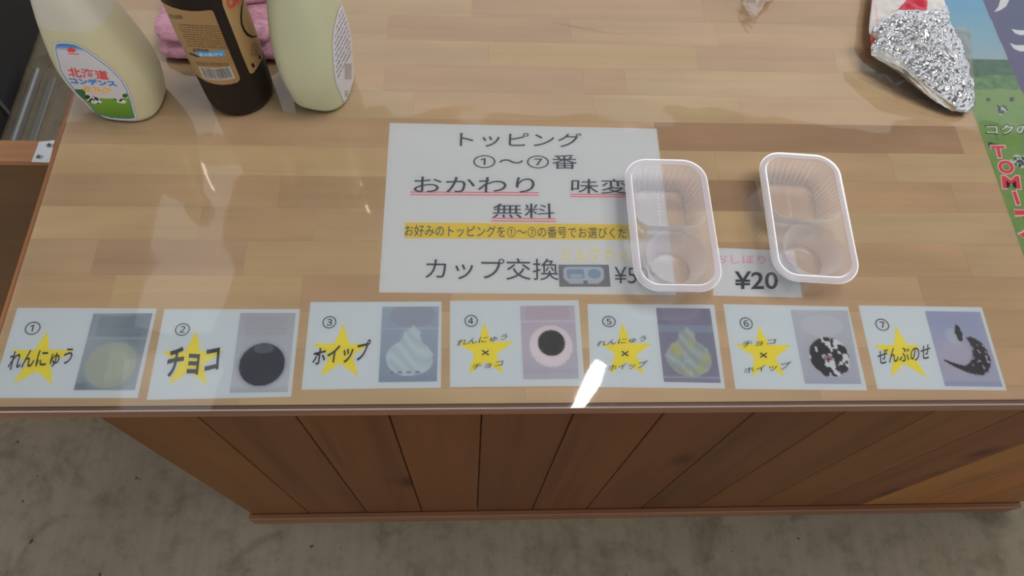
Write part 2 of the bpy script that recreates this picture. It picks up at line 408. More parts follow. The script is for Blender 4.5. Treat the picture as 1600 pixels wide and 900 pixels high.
def pic6(u, v):
    c = mixc((160, 164, 178), (150, 156, 174), v); c = mixc(c, (168, 174, 184), .6 * sm(1.0, .9, ell(u, v, .5, .22, .4, .16)))
    c = mixc(c, (142, 150, 176), .6 * sm(.92, .96, v))
    d = ell(u, v, .52, .64, .34, .26) + .09 * nz(u, v, 9)
    if d < 1.05:
        k = nz(u, v, 10, 5) + .25 * nz(u, v, 26, 2) + .30 * sm(.7, .3, u)
        c = mixc((186, 190, 202), (30, 32, 46), sm(-.07, .0, k) * sm(1.05, 1.0, d))
        c = mixc((165, 170, 184), c, sm(1.05, .98, d))
    if ell(u, v, .50, .66, .09, .04) < 1: c = mixc(c, (120, 50, 60), .6)
    if ell(u, v, .72 , .80, .10, .05) < 1: c = (36, 40, 54)
    return c
def pic7(u, v):
    c = mixc((134, 142, 178), (146, 150, 176), v); c = mixc(c, (160, 150, 172), .6 * sm(1.0, .6, ell(u, v, .35, .62, .35, .28)))
    c = mixc(c, (150, 170, 186), .6 * sm(1.0, .6, ell(u, v, .42, .34, .2, .14))); c = mixc(c, (124, 132, 168), .6 * (v > .93))
    n = .035 * nz(u, v, 16)
    a = ell(u, v, .68, .60, .25, .25) + n * 3; b = ell(u, v, .38, .50, .28, .24)
    k = max(sm(1.03, .97, a) * sm(.96, 1.03, b), sm(1.0, .95, ell(u, v, .50, .30, .06, .12) + n * 3))
    t_ = (u - .1) / .5
    if 0 < t_ < 1.2 and abs(v - (.66 + .13 * math.sin(t_ * 1.57))) < .012 + .045 * t_: k = 1
    c = mixc(c, (40, 34, 48), k)
    if k > .5 and nz(u, v, 20, 4) > .28 and u > .58 and v > .45: c = (150, 140, 160)
    return c
cards = [
    dict(q=[(27, 481), (245, 482), (215, 622), (-15, 622)], star=[(74, 516.5), (115.5, 547), (81.5, 600), (20.5, 600), (17, 547)], num=('①', 39, 502.6, 63, 523), ns=3,
         txt=[('れんにゅう', [(16.5, 550), (115.5, 542.5), (111, 568), (11.4, 580.6)], .012)], pq=[(146, 490), (238.5, 489.4), (210.6, 609.4), (115, 609.4)], pic=pic1,
         lab='white topping card numbered 1 with a pale milk-filled cup photo, leftmost in the front row'),
    dict(q=[(257, 483), (469, 483), (455, 620), (229, 625)], star=[(306.6, 517), (350, 548.5), (323, 600.5), (263, 601), (253, 549)], num=('②', 273.6, 505, 296.4, 524.5), ns=2,
         txt=[('チョコ', [(264, 545.5), (343.5, 538.6), (342, 578.5), (258, 592)], .03)], pq=[(375.6, 489), (462, 489), (449.4, 612.4), (358.8, 613.6)], pic=pic2,
         lab='white topping card numbered 2 with a photo of a round cup of black sauce'),
    dict(q=[(485, 472), (690, 471), (689, 606), (471, 609)], star=[(536.5, 505.5), (578, 537.6), (559.6, 588), (500.5, 588), (488.5, 537)], num=('③', 504, 494, 525.4, 513), ns=1,
         txt=[('ホイップ', [(489.4, 545.4), (579.4, 529.5), (575.5, 561.6), (487.6, 573)], .018)], pq=[(597.4, 479.4), (686, 478.8), (682.6, 596), (591.4, 597.3)], pic=pic3,
         lab='white topping card numbered 3 with a blue photo of a whipped cream swirl'),
    dict(q=[(703, 470), (904, 469), (914, 603), (703, 605)], star=[(757, 504), (802.6, 534), (786.4, 583.8), (731.5, 584.4), (714.4, 534.6)], num=('④', 726, 492, 746.5, 510.6), ns=0,
         txt=[('れんにゅう', [(715, 531), (793.6, 521.4), (791.5, 530.4), (713.5, 541.5)], 0), ('×', [(752.5, 547), (764.5, 546.5), (764.5, 555), (752.5, 555.5)], 0), ('チョコ', [(738.4, 569.4), (786.4, 562.5), (785, 571), (737.5, 578.4)], 0)],
         pq=[(812.5, 478), (897.4, 477.3), (904.6, 591.6), (817.6, 592.8)], pic=pic4,
         lab='white topping card numbered 4, photo of a white cup with dark round centre'),
    dict(q=[(918, 475), (1116, 476), (1133, 607), (923, 605)], star=[(972.5, 505), (1018.7, 536.8), (1007, 585.7), (953, 583.7), (940, 537.7)], num=('⑤', 941, 493.7, 962, 511), ns=-1,
         txt=[('れんにゅう', [(933, 533.4), (1009.8, 524), (1009, 532.8), (932, 542)], 0), ('×', [(970.5, 548.5), (982.5, 548), (982.5, 556.5), (970.5, 557)], 0), ('ホイップ', [(951, 570.8), (1011.6, 562.7), (1009, 574), (950, 580)], 0)],
         pq=[(1025, 481), (1109.3, 482.2), (1126.3, 598.4), (1037.4, 596.6)], pic=pic5,
         lab='white topping card numbered 5 showing a yellow-green creamy swirl'),
    dict(q=[(1130, 475), (1325, 479), (1355, 610), (1149, 608)], star=[(1186, 509), (1235.5, 539.7), (1227, 588.6), (1174.6, 588), (1149, 537.7)], num=('⑥', 1156, 496, 1176, 514.7), ns=-2,
         txt=[('チョコ', [(1160, 534), (1212.8, 529), (1211, 536.8), (1159.6, 543.4)], 0), ('×', [(1187, 551), (1199, 550.5), (1199, 559), (1187, 559.5)], 0), ('ホイップ', [(1162, 575), (1235.8, 564.4), (1234.4, 576), (1163, 584)], 0)],
         pq=[(1235, 484), (1324, 485), (1346, 600), (1258, 599.5)], pic=pic6,
         lab='white topping card numbered 6 with a photo of cream marbled with black sauce'),
    dict(q=[(1341, 477), (1534, 480), (1573, 610), (1371, 608)], star=[(1399.5, 509.5), (1438, 539), (1448, 589.5), (1393, 589), (1365, 539)], num=('⑦', 1368, 498, 1389, 516.7), ns=-3,
         txt=[('ぜんぶのせ', [(1370, 547.8), (1453, 536.7), (1453.8, 560), (1373, 570)], .006)], pq=[(1445, 486), (1531, 487.3), (1566.7, 604.4), (1476.7, 603.3)], pic=pic7,
         lab='white topping card numbered 7 with a dark crescent-shaped sauce photo, rightmost in the row'),
]
def isect(a, b, c, d):
    a, b, c, d = map(Vector, (a, b, c, d)); r = b - a; s = d - c; q = c - a
    t_ = (q.x * s.y - q.y * s.x) / (r.x * s.y - r.y * s.x); return a + r * t_
for cdz in cards:
    e = paper('topping_card', cdz['q'], Z0, Z1, cdz['lab'], 'card', 'topping cards along the counter front')
    s5 = [at(*p, Z2).to_2d() for p in cdz['star']]; pts = []
    for i in range(5):
        pts.append(s5[i]); pts.append(isect(s5[i], s5[(i + 2) % 5], s5[(i + 4) % 5], s5[(i + 1) % 5]))
    cs = sum(s5, Vector((0, 0))) / 5
    st = mesh('printed_star', [(cs.x, cs.y, Z2)] + [(p.x, p.y, Z2) for p in pts], [[0, 1 + (i + 1) % 10, 1 + i] for i in range(10)], M_yellow, e)
    b, x0, ya, x1, yb = cdz['num']; k = cdz['ns'] * .9
    text('number', b, [(x0 + k, ya), (x1 + k, ya), (x1 - k, yb), (x0 - k, yb)], Z3, M_ink, e)
    for body, q, hv in cdz['txt']:
        text('lettering', body, q, Z3 + .00006, M_ink, e, hv, (lambda u, v: (u + .02 * (v - .5), v + .05 * math.sin(u * 6.28))))
    picture('printed_photo', cdz['pq'], Z2, 52, 70, cdz['pic'], M_printed, e)

sheet = paper('menu_sheet', [(609, 192), (1026, 201), (1057, 461), (592, 457)], Z0, Z1, 'large white notice sheet with lines of Japanese lettering and a yellow bar', 'sign')
def line(name, a, b, w, z, m, par):
    A = at(*a, z); B = at(*b, z); n = Vector((-(B - A).y, (B - A).x, 0)).normalized() * w / 2
    return flat(name, [A + n, A - n, B - n, B + n], z, m, par)
text('lettering', 'トッピング', [(719, 206), (909, 208), (907, 230), (718, 229)], Z3, M_inkgrey, sheet)
text('lettering', '①〜⑦番', [(740, 241), (901, 242), (902, 264), (739, 263)], Z3, M_inkgrey, sheet)
text('lettering', 'おかわり', [(647, 276), (836, 277), (835, 301), (646, 301)], Z3, M_inkgrey, sheet)
text('lettering', '味変', [(893, 279), (981, 280), (983, 303), (892, 302)], Z3, M_inkgrey, sheet)
text('lettering', '無料', [(770, 318), (866, 318), (867, 341), (769, 340)], Z3, M_inkgrey, sheet)
for a, b in (((641, 300), (842, 301)), ((641, 304), (842, 305)), ((891, 303.5), (981, 304)), ((891, 307), (981, 307.5)), ((768, 341), (868, 342)), ((767, 345), (869, 346))):
    line('underline', a, b, .0011, Z2, M_red, sheet)
flat('yellow_bar', [at(*p, Z2) for p in ((632.5, 347.5), (1012, 351), (1013, 375), (631.5, 372))], Z2, M_bar, sheet)
text('lettering', 'お好みのトッピングを①〜⑦の番号でお選びください', [(633, 351), (1010, 356), (1011, 373), (632, 369)], Z3, M_inkgrey, sheet)
text('lettering', 'カップ交換', [(666, 403), (872, 404), (873, 438), (664, 436)], Z3, M_inkgrey, sheet)
Zb = .7404
cup = paper('milk_cup_sheet', [(872, 379), (1019, 380), (1024, 451), (874, 451)], .74022, Zb, 'small white cup price slip with orange lettering, lying on the large notice sheet', 'sign')
text('lettering', 'ミルクカップ', [(877, 385), (1006, 386), (1008, 409), (877, 408)], Zb + .0001, M_gold, cup)
text('lettering', '¥50', [(960, 417), (1012, 417), (1014, 443), (960, 443)], Zb + .0001, M_inkgrey, cup)
def cuppic(u, v):
    c = (112, 114, 122)
    def rr(cx, cy, w, h, r):
        x = max(abs(u - cx) - w + r, 0); y = max(abs(v - cy) - h + r, 0); return math.hypot(x, y * .8) - r
    if .18 < v < .88:
        tw = .39 - .10 * sm(.62, .88, v)
        if abs(u - .49) < tw and not (v > .72 and .48 < u < .56): c = mixc(c, (158, 168, 182), .9)
    c = mixc(c, (152, 166, 186), sm(.01, -.01, rr(.49, .40, .40, .28, .12)))
    c = mixc(c, (118, 140, 164), sm(.01, -.01, rr(.33, .42, .17, .20, .05))); c = mixc(c, (120, 142, 166), sm(1.03, .97, ell(u, v, .70, .42, .13, .22)))
    c = mixc(c, (144, 162, 182), sm(.01, -.01, rr(.34, .52, .12, .08, .03)))
    return c
picture('printed_photo', [(872.5, 413.6), (951, 413.6), (954, 448), (874, 448)], Zb + .0001, 60, 34, cuppic, M_printed, cup)

yen = paper('towel_price_card', [(1117, 387), (1241, 392), (1254, 465), (1114, 462)], Z0, Z1, 'small white price card with pink lettering reading ¥20, between the two trays', 'sign')
text('lettering', 'おしぼり１本', [(1118, 397), (1242, 399), (1243, 413), (1118, 412)], Z3, M_pinkink, yen)
text('lettering', '¥20', [(1148, 424), (1215, 424), (1216, 452), (1147, 452)], Z3, M_ink, yen, .015)

# ------------------------------------------------------------------ poster on the right
def posterc(P):
    x, y = pix(P); X, Y = P[0], P[1]
    if X > .6605 - .0 and Y > .566 - (X - .66) * .3:
        return mixc((74, 68, 114), (58, 72, 114), clamp((X - .66) * 20 + .3 * nz(X, Y, 20)))
    if Y > .638: return mixc((134, 158, 168), (88, 150, 180), clamp((Y - .64) / .09) * .9 + .1 * nz(X, Y, 8))
    n = nz(X, Y, 120) + .5 * nz(X, Y, 300)
    if Y > .612 + .004 * nz(X, 0, 60): return mixc((58, 104, 72), (44, 82, 60), .5 + n)
    if Y > .590 + .006 * nz(X, 3, 40): return mixc((92, 132, 70), (62, 104, 62), .5 + n)
    c = mixc((118, 144, 78), (102, 136, 72), clamp(.5 + n * .5 + (.58 - Y) * 2))
    for cx, cy, r, k in ((1566, 171, 10, 1), (1581, 155, 6, .6), (1544, 155, 4, .2), (1594, 252, 15, 1), (1550, 228, 8, 0)):
        d = math.hypot((x - cx) / r, (y - cy) / (r * .75)) + .6 * nz(x, y, .16)
        if d < .9: c = mixc((34, 48, 44), (172, 180, 178), k * sm(-.05, .1, nz(x, y, .22, cx)))
    if nz(X, Y, 90, 5) > .5: c = mixc(c, (76, 118, 56), .5)
    return c
xs = [.0] ; 
x0 = .584
xs = [i * .0011 for i in range(130)] + [.16, .2, .3, .395]
ys = [.16, .25, .33] + [.355 + i * .0011 for i in range(365)] + [.80, .88]
P, Cc = [], []
for y in ys:
    xl = .5838 + (y - .3649) * .0281
    for dx in xs:
        p = (xl + dx, y, Z1); P.append(p); Cc.append(D(*posterc(p)))
nxn = len(xs)
Fs = [[j * nxn + i, j * nxn + i + 1, (j + 1) * nxn + i + 1, (j + 1) * nxn + i] for j in range(len(ys) - 1) for i in range(nxn - 1)]
pe = empty('dairy_poster', (.78, .5, Z0), 'glossy poster of a green cow pasture with a purple band, on the counter right end', 'poster')
mesh('printed_picture', P, Fs, M_printed, pe, True, Cc)
slab('sheet', [(.5838 + (y - .3649) * .0281 + dx, y) for y, dx in ((.16, 0), (.16, .395), (.88, .395), (.88, 0))], Z0, Z1 - .0001, M_paper, pe)
for q in ([(1580, 45), (1590, 47), (1606, 47.5), (1606, 54.5), (1594, 55), (1586, 52)], [(1577.5, 67), (1587, 70.5), (1606, 70.5), (1606, 80), (1594, 80.5), (1584, 76)], [(1564, -4), (1579, -4), (1572, 10), (1563, 16), (1553, 19), (1560, 10)]):
    flat('white_stroke', [at(*p, Z2) for p in q], Z2, M_posterwhite, pe)
kq = [(1540, 195), (1608, 195), (1610, 210), (1542, 209)]
text('letter_outline', 'コクの', [(1538, 193), (1610, 193), (1612, 212), (1540, 211)], Z2, M_posterdark, pe, .05)
text('lettering', 'コクの', kq, Z3, M_posterwhite, pe, .012)
for b, q in (('T', rectq(1549, 228, 1570, 246)), ('O', rectq(1559, 251, 1583, 271)), ('M', [(1565, 275), (1592, 275), (1595, 295), (1567, 294)]), ('I', [(1582, 300), (1587, 299), (1594, 319), (1589, 320)]), ('ア', [(1585, 328), (1628, 328), (1640, 372), (1592, 372)])):
    sh = 3 if b in 'TO' else 0
    q = [(q[0][0] - sh * .3, q[0][1]), (q[1][0] - sh * .3, q[1][1]), (q[2][0] + sh, q[2][1]), (q[3][0] + sh, q[3][1])]
    g = [(q[0][0] - 1.8, q[0][1] - 1.8), (q[1][0] + 1.8, q[1][1] - 1.8), (q[2][0] + 1.8, q[2][1] + 1.8), (q[3][0] - 1.8, q[3][1] + 1.8)]
    text('letter_outline', b, g, Z2, M_posterpink, pe, .075)
    text('lettering', b, q, Z3, M_posterred, pe, .03)

# ------------------------------------------------------------------ clear vinyl cover
NX, NY = 140, 80
X0, X1, Y0_, Y1_ = XL + .003, XR - .003, YF - .0002, YB - .01
P = []
for j in range(NY + 1):
    for i in range(NX + 1):
        x = X0 + (X1 - X0) * i / NX
        tt = j / NY; y = Y0_ + (Y1_ - Y0_) * tt ** 1.6
        z = .7411 + .00022 * noise.noise(Vector((x * 9, y * 9, 0))) + .00010 * noise.noise(Vector((x * 26, y * 22, 4)))
        P.append((x, y, z))
Fs = [[j * (NX + 1) + i, j * (NX + 1) + i + 1, (j + 1) * (NX + 1) + i + 1, (j + 1) * (NX + 1) + i] for j in range(NY) for i in range(NX)]
ve = empty('vinyl_cover', (.27, .56, .7406), 'clear glossy vinyl sheet covering the counter top over the cards', 'table cover')
mesh('film', P, Fs, M_vinyl, ve, True)
mesh('cut_edge', [(X0, Y0_, .7396), (X1, Y0_, .7396), (X1, Y0_ + .0009, .7410), (X0, Y0_ + .0009, .7410)], [[0, 1, 2, 3]], M_vinyledge, ve)
ca_, cb_ = at(838, 30, .7416), at(990, 57, .7416)
cn_ = Vector((-(cb_ - ca_).y, (cb_ - ca_).x, 0)).normalized() * .0005
M_crease = film('vinyl_crease', (.80, .76, .70), .12, (.6, .5, .4), .1, 1.5)
mesh('crease', [ca_, (ca_ + cb_) / 2 - cn_, cb_, (ca_ + cb_) / 2 + cn_], [[0, 1, 2, 3]], M_crease, ve)
ZT = .7415                                    # what stands on the cover stands here

# ------------------------------------------------------------------ trays
def sdrb(x, y, w, l, r):
    u = abs(x) - w / 2 + r; v = abs(y) - l / 2 + r
    return math.hypot(max(u, 0), max(v, 0)) + min(max(u, v), 0) - r
TW, TL_, TR_, TH = .0862, .1535, .025, .0335
def tray_h(x, y):
    """inner surface height above the table cover"""
    ang = math.atan2(y - .0245, x)
    per = (x * .8 + y) * 1.0
    db = max(sdrb(x, y - .033, .074, .0745, .019), 0 if False else -1)
    rib = .0009 * math.sin((ang) * 46)
    run = .0115
    sB = clamp((-db + rib * sm(.0, .004, -db) * sm(run + .003, run * .5, -db)) / run)
    dc = math.hypot(x - .0005, y + .0385) - .0295
    sC = clamp(-dc / .0095)
    h = TH - .0008 * (sdrb(x, y, TW - .010, TL_ - .010, .021) < 0) * 1.0
    dB = TH - .0018
    hb = h - dB * (sB if sB < 1 else 1); hc = h - (dB) * sC
    out = min(hb, hc)
    if sB >= 1:      # floor pattern: small dimples round the edge
        out += .0006 * (math.sin(x * 1900) * math.sin(y * 1900) > .2) * (-db < run + .0035)
        out += .0005 * (abs(x + .002) < .0012) * (math.sin(y * 1500) > .3)
    if sC >= 1 and math.hypot(x - .0005, y + .0385) > .0155: out += .0008
    return max(out, .0006)
def make_tray():
    e = empty('dessert_tray', (0, 0, 0), 'x', 'tray')
    st = .00085; nx = int(TW / st) // 2 + 1; ny = int(TL_ / st) // 2 + 1
    idx = {}; P = []; Fs = []; Fr = []
    Pr = []; idr = {}
    def vid(i, j, rim):
        d_, l_ = (idr, Pr) if rim else (idx, P)
        if (i, j) not in d_:
            x, y = i * st, j * st
            d_[(i, j)] = len(l_); l_.append((x, y, tray_h(x, y)))
        return d_[(i, j)]
    for j in range(-ny, ny):
        for i in range(-nx, nx):
            x, y = (i + .5) * st, (j + .5) * st
            if sdrb(x, y, TW - .010, TL_ - .010, .0205) <= 0:
                Fs.append([vid(i, j, 0), vid(i + 1, j, 0), vid(i + 1, j + 1, 0), vid(i, j + 1, 0)])
    body = mesh('tray_body', P, Fs, M_tray, e, True)
    # rolled rim: swept profile round the rounded rectangle
    loop = []
    n = 14
    for (cx, cy, a0) in ((1, 1, 0), (-1, 1, 90), (-1, -1, 180), (1, -1, 270)):
        for k in range(n + 1):
            a = math.radians(a0 + 90 * k / n); loop.append((cx, cy, math.cos(a), math.sin(a)))
    prof = [(-.0070, .0000), (-.0064, .0004), (-.0050, .0006), (-.0015, .0006), (-.0004, .0002), (0, -.0010), (.0001, -.0024)]
    P = []
    for off, dz in prof:
        for cx, cy, ca, sa in loop:
            P.append((cx * (TW / 2 - TR_) + ca * (TR_ + off), cy * (TL_ / 2 - TR_) + sa * (TR_ + off), TH + dz))
    m_ = len(loop)
    Fs = [[a * m_ + k, a * m_ + (k + 1) % m_, (a + 1) * m_ + (k + 1) % m_, (a + 1) * m_ + k] for a in range(len(prof) - 1) for k in range(m_)]
    mesh('rim', P, Fs, M_trayrim, e, True)
    return e
tr1 = make_tray(); tr1.location = (.1998, .3796, ZT); tr1.rotation_euler.z = -.0127
tag(tr1, 'clear two-compartment plastic tray standing partly on the white notice sheet', 'tray', 'empty dessert trays')
tr2 = tr1.copy(); COL.objects.link(tr2)
for ch in list(tr1.children):
    c2 = ch.copy(); COL.objects.link(c2); c2.parent = tr2
tr2.location = (.3406, .3893, ZT); tr2.rotation_euler.z = -.062
tr2['label'] = 'clear two-compartment plastic tray standing on bare wood, its corner over the ¥20 card'

# ------------------------------------------------------------------ bottles
Zk = [0, .006, .02, .045, .07, .10, .13, .17, .195, .205, .225]
Ak = [.0345, .0387, .0423, .0462, .0452, .0393, .0325, .0225, .0145, .013, .013]
Bk = [.0305, .0322, .0323, .0345, .0355, .0342, .0300, .0225, .0145, .013, .013]
def interp(Z, A, z):
    if z <= Z[0]: return A[0]
    for i in range(len(Z) - 1):
        if z <= Z[i + 1]:
            t_ = (z - Z[i]) / (Z[i + 1] - Z[i])
            p0 = A[max(i - 1, 0)]; p1 = A[i]; p2 = A[i + 1]; p3 = A[min(i + 2, len(A) - 1)]
            m1 = (p2 - p0) / (Z[i + 1] - Z[max(i - 1, 0)]) * (Z[i + 1] - Z[i]); m2 = (p3 - p1) / (Z[min(i + 2, len(A) - 1)] - Z[i]) * (Z[i + 1] - Z[i])
            if i < 2: m1 = m2 = p2 - p1
            return (2 * t_ ** 3 - 3 * t_ ** 2 + 1) * p1 + (t_ ** 3 - 2 * t_ ** 2 + t_) * m1 + (-2 * t_ ** 3 + 3 * t_ ** 2) * p2 + (t_ ** 3 - t_ ** 2) * m2
    return A[-1]
def bottle_body(parent, cx, cy, th, A, B, Zs, n, m, top, N=96, MZ=90):
    P = []; 
    for j in range(MZ + 1):
        z = top * j / MZ; a = interp(Zs, A, z); b = interp(Zs, B, z); nn = 2 + (n - 2) * sm(.19, .12, z)
        for k in range(N):
            f = 2 * math.pi * k / N; c, s = math.cos(f), math.sin(f)
            x = a * math.copysign(abs(c) ** (2 / nn), c); y = b * math.copysign(abs(s) ** (2 / nn), s)
            P.append((cx + math.cos(th) * x - math.sin(th) * y, cy + math.sin(th) * x + math.cos(th) * y, ZT + z))
    Fs = [[j * N + k, j * N + (k + 1) % N, (j + 1) * N + (k + 1) % N, (j + 1) * N + k] for j in range(MZ) for k in range(N)]
    Fs += [list(range(N - 1, -1, -1)), [MZ * N + k for k in range(N)]]
    o = mesh('bottle_body', P, Fs, m, parent, True)
    return o, BVHTree.FromPolygons([Vector(p) for p in P], Fs)
def hit(bvh, x, y, off):
    d = (R @ Vector(((x - 800) / F, -(y - 450) / F, -1))).normalized()
    h = bvh.ray_cast(CAM, d)
    if h[0] is None: return None
    nrm = h[1] if h[1].dot(d) < 0 else -h[1]
    if -nrm.dot(d) < .06: return None
    return h[0] + nrm * off
def decal(name, outline, step, fn, bvh, off, m, parent, k=KD):
    xs_ = [p[0] for p in outline]; ys_ = [p[1] for p in outline]
    nx = int((max(xs_) - min(xs_)) / step) + 1; ny = int((max(ys_) - min(ys_)) / step) + 1
    idx = {}; P = []; Cc = []; Fs = []
    def vid(i, j):
        if (i, j) in idx: return idx[(i, j)]
        x, y = min(xs_) + i * step, min(ys_) + j * step; p = hit(bvh, x, y, off)
        if p is None: idx[(i, j)] = None
        else: idx[(i, j)] = len(P); P.append(p); Cc.append(D(*fn(x, y), k))
        return idx[(i, j)]
    for j in range(ny):
        for i in range(nx):
            x, y = min(xs_) + (i + .5) * step, min(ys_) + (j + .5) * step
            if not inside((x, y), outline): continue
            q = [vid(i, j), vid(i, j + 1), vid(i + 1, j + 1), vid(i + 1, j)]
            if None not in q: Fs.append(q)
    return mesh(name, P, Fs, m, parent, True, Cc)
def decal_text(name, body, quad, bvh, off, m, parent, heavy=0.0):
    vs, fs = glyphs(body, heavy); P = []; ok = True
    for u, v in vs:
        p = bil([Vector(q).to_3d() for q in quad], u, v); h = hit(bvh, p.x, p.y, off)
        if h is None: ok = False; h = P[-1] if P else Vector((0, 0, 0))
        P.append(h)
    o = mesh(name, P, fs, m, parent); return o
M_label = mat('bottle_label_print', (.5, .5, .5), .35, spec=.4); _t = NT(M_label)
_a = _t.new('ShaderNodeAttribute', attribute_name='print'); _t.link(_a.outputs['Color'], _t.b.inputs['Base Color'])
def milk_mat(name, low, high, level):
    m = mat(name, low, .32, sss=.25, spec=.45); t = NT(m); g = t.new('ShaderNodeNewGeometry'); s = t.new('ShaderNodeSeparateXYZ')
    t.link(g.outputs['Position'], s.inputs[0]); mr = t.new('ShaderNodeMapRange'); mr.inputs['From Min'].default_value = ZT + level - .0015; mr.inputs['From Max'].default_value = ZT + level + .0015
    t.link(s.outputs['Z'], mr.inputs['Value']); t.link(t.mix(mr.outputs[0], low, high), t.b.inputs['Base Color']); return m
b1 = empty('milk_bottle', (-.3747, .5538, ZT), 'white squeeze bottle of condensed milk with a green and white pasture label', 'bottle')
bb, bv1 = bottle_body(b1, -.3747, .5538, -.0776, Ak, Bk, Zk, 2.8, milk_mat('milk_bottle_plastic', (.44, .39, .24), (.45, .41, .33), .127), .225)
lathe('cap', [(.017, 0), (.017, .03), (.008, .036), (.006, .05)], (-.3747, .5538, ZT + .215), mat('white_cap', (.7, .7, .7), .4), b1)
lab_o = [(85.8, 68.4), (92, 65.8), (104.4, 65.6), (118.7, 68), (134.7, 76.4), (152.4, 88.9), (175.6, 106.7), (191.6, 123.6), (200.4, 139.6), (204.9, 153.8), (213.8, 185.8), (198.7, 187.6), (173.8, 185.8), (150.7, 180.4), (136.4, 164.4), (118.7, 146.7), (101.5, 125.3), (92.5, 109.3), (87.6, 89.8), (84.8, 76)]
lc = Vector((sum(p[0] for p in lab_o) / len(lab_o), sum(p[1] for p in lab_o) / len(lab_o)))
def edist(p, poly):
    d = 1e9; p = Vector(p)
    for i in range(len(poly)):
        a = Vector(poly[i]); b = Vector(poly[(i + 1) % len(poly)]); ab = b - a; t_ = clamp((p - a).dot(ab) / ab.length_squared); d = min(d, (p - a - ab * t_).length)
    return d
def lab1(x, y):
    d = edist((x, y), lab_o)
    if d < 2.0: return (176, 182, 180)
    if d < 3.2: return (52, 96, 140)
    c = (178, 172, 172)
    c = mixc(c, (62, 112, 165), sm(80, 70, y + (x - 100) * -.05))
    hill = 143 + (x - 118) * .16 + 4 * math.sin((x - 118) * .05) - 3 * sm(150, 120, x)
    if y > hill: c = mixc((96, 138, 40), (70, 108, 30), sm(hill, 190, y))
    if x < 134 and y > 139 and y < 141 + (x - 114) * .75: c = (30, 84, 44)
    if math.hypot((x - 195.5) / 4.5, (y - 149) / 3.2) < 1: c = (34, 84, 44)
    for cx, cy, rx, ry in ((147, 156, 13, 5.5), (188, 157, 10, 3.6)):
        if math.hypot((x - cx - (y - cy) * -.3) / rx, (y - cy - (x - cx) * .25) / ry) < 1:
            c = (28, 30, 30) if nz(x, y, .21, cx) > .02 else (186, 188, 184)
    if math.hypot((x - 137) / 4, (y - 151) / 3) < 1: c = (24, 26, 26)
    return c
decal('label', lab_o, .6, lab1, bv1, .0004, M_label, b1, 1.0)
M_lred = mat('label_red', D(200, 48, 48, 1.1), .4); M_lblue = mat('label_blue', D(28, 110, 175, 1.1), .4); M_lor = mat('label_orange', D(222, 160, 40, 1.1), .4)
decal_text('lettering', '北海道', [(104.4, 104), (167, 110), (171, 124), (109, 119)], bv1, .0010, M_lred, b1, .012)
decal_text('lettering', 'コンデンス', [(107, 120), (179, 125.5), (184, 134.8), (111.6, 130)], bv1, .0008, M_lblue, b1, .04)
decal_text('lettering', 'ミルク', [(128, 133), (172, 137.5), (173, 147), (131, 142.5)], bv1, .0008, M_lor, b1, .05)
def dpoly(name, pts, bvh, off, m, parent):
    P = [hit(bvh, x, y, off) for x, y in pts]
    if None in P: return None
    return mesh(name, P, [list(range(len(P)))], m, parent)
dpoly('emblem', [(105, 78), (110, 73), (118.5, 77.5), (117, 81), (108, 80.5)][::-1], bv1, .0008, M_lred, b1)
dpoly('emblem_text', [(106.5, 82.6), (123.5, 83.6), (123.6, 84.6), (106.6, 83.6)][::-1], bv1, .0008, M_lred, b1)

b3 = empty('milk_bottle', (-.1665, .5762, ZT), 'pale yellow-green squeeze bottle turned to show its white ingredients label', 'bottle')
bb, bv3 = bottle_body(b3, -.1665, .5762, 1.3821, Ak, Bk, Zk, 2.8, milk_mat('syrup_bottle_plastic', (.39, .38, .24), (.41, .40, .28), .16), .225)
lathe('cap', [(.017, 0), (.017, .03), (.008, .036), (.006, .05)], (-.1665, .5762, ZT + .215), mat('white_cap', (.7, .7, .7), .4), b3)
lab3_o = [(528.5, 14), (535, 6), (543, 28), (549, 54), (553, 100), (554.5, 126), (539, 164), (525, 130.7), (521.7, 112), (519, 70), (520.5, 46.7)]
def lab3(x, y):
    c = (172, 168, 170)
    s = (y - 20) + (x - 520) * 1.9
    if 8 < s < 118 and edist((x, y), lab3_o) > 3:
        k = math.sin(s * .62) > .15 and nz(x, y, .55, 3) > -.16
        if k: c = mixc(c, (96, 92, 98), .85)
    if 99 < y < 124 and 538 < x < 549 and math.sin((x + y * .5) * 3.1) > -.1: c = (88, 88, 82)
    if 141 < y < 151 and 538 < x < 544 and nz(x, y, .9) > -.1: c = (118, 112, 116)
    return c
decal('label', lab3_o, .55, lab3, bv3, .0004, M_label, b3, 1.15)

b2 = empty('chocolate_bottle', (-.2571, .5674, ZT), 'dark brown round syrup bottle with two tan labels and a barcode', 'bottle')
Z2k = [0, .006, .02, .045, .07, .10, .13, .17, .20, .215, .235]; A2 = [.0335, .036, .0364, .0367, .0368, .0368, .0362, .0355, .024, .015, .014]
m_choc = mat('dark_brown_plastic', (.012, .007, .005), .42, spec=.2)
bb, bv2 = bottle_body(b2, -.2571, .5674, 0, A2, A2, Z2k, 2.0, m_choc, .235)
lathe('cap', [(.018, 0), (.018, .028), (.009, .034)], (-.2571, .5674, ZT + .225), mat('brown_cap', (.05, .02, .01), .4), b2)
la = [(244, -6), (252, 1), (261, 7), (269.7, 11), (284, 15), (300, 17), (314, 16.6), (328, 15.2), (331.5, 16), (334, 20), (343, 43), (354, 70), (365, 97), (374, 119), (374.5, 124), (371, 128.3), (360, 131.2), (346.7, 132.3), (335, 130.8), (323, 127), (313, 121), (300, 111), (290, 95), (270, 50), (250, 5)]
random.seed(3); BARS = []
while len(BARS) < 96: BARS += [1] * random.choice((1, 1, 2, 3)) + [0] * random.choice((1, 1, 2))
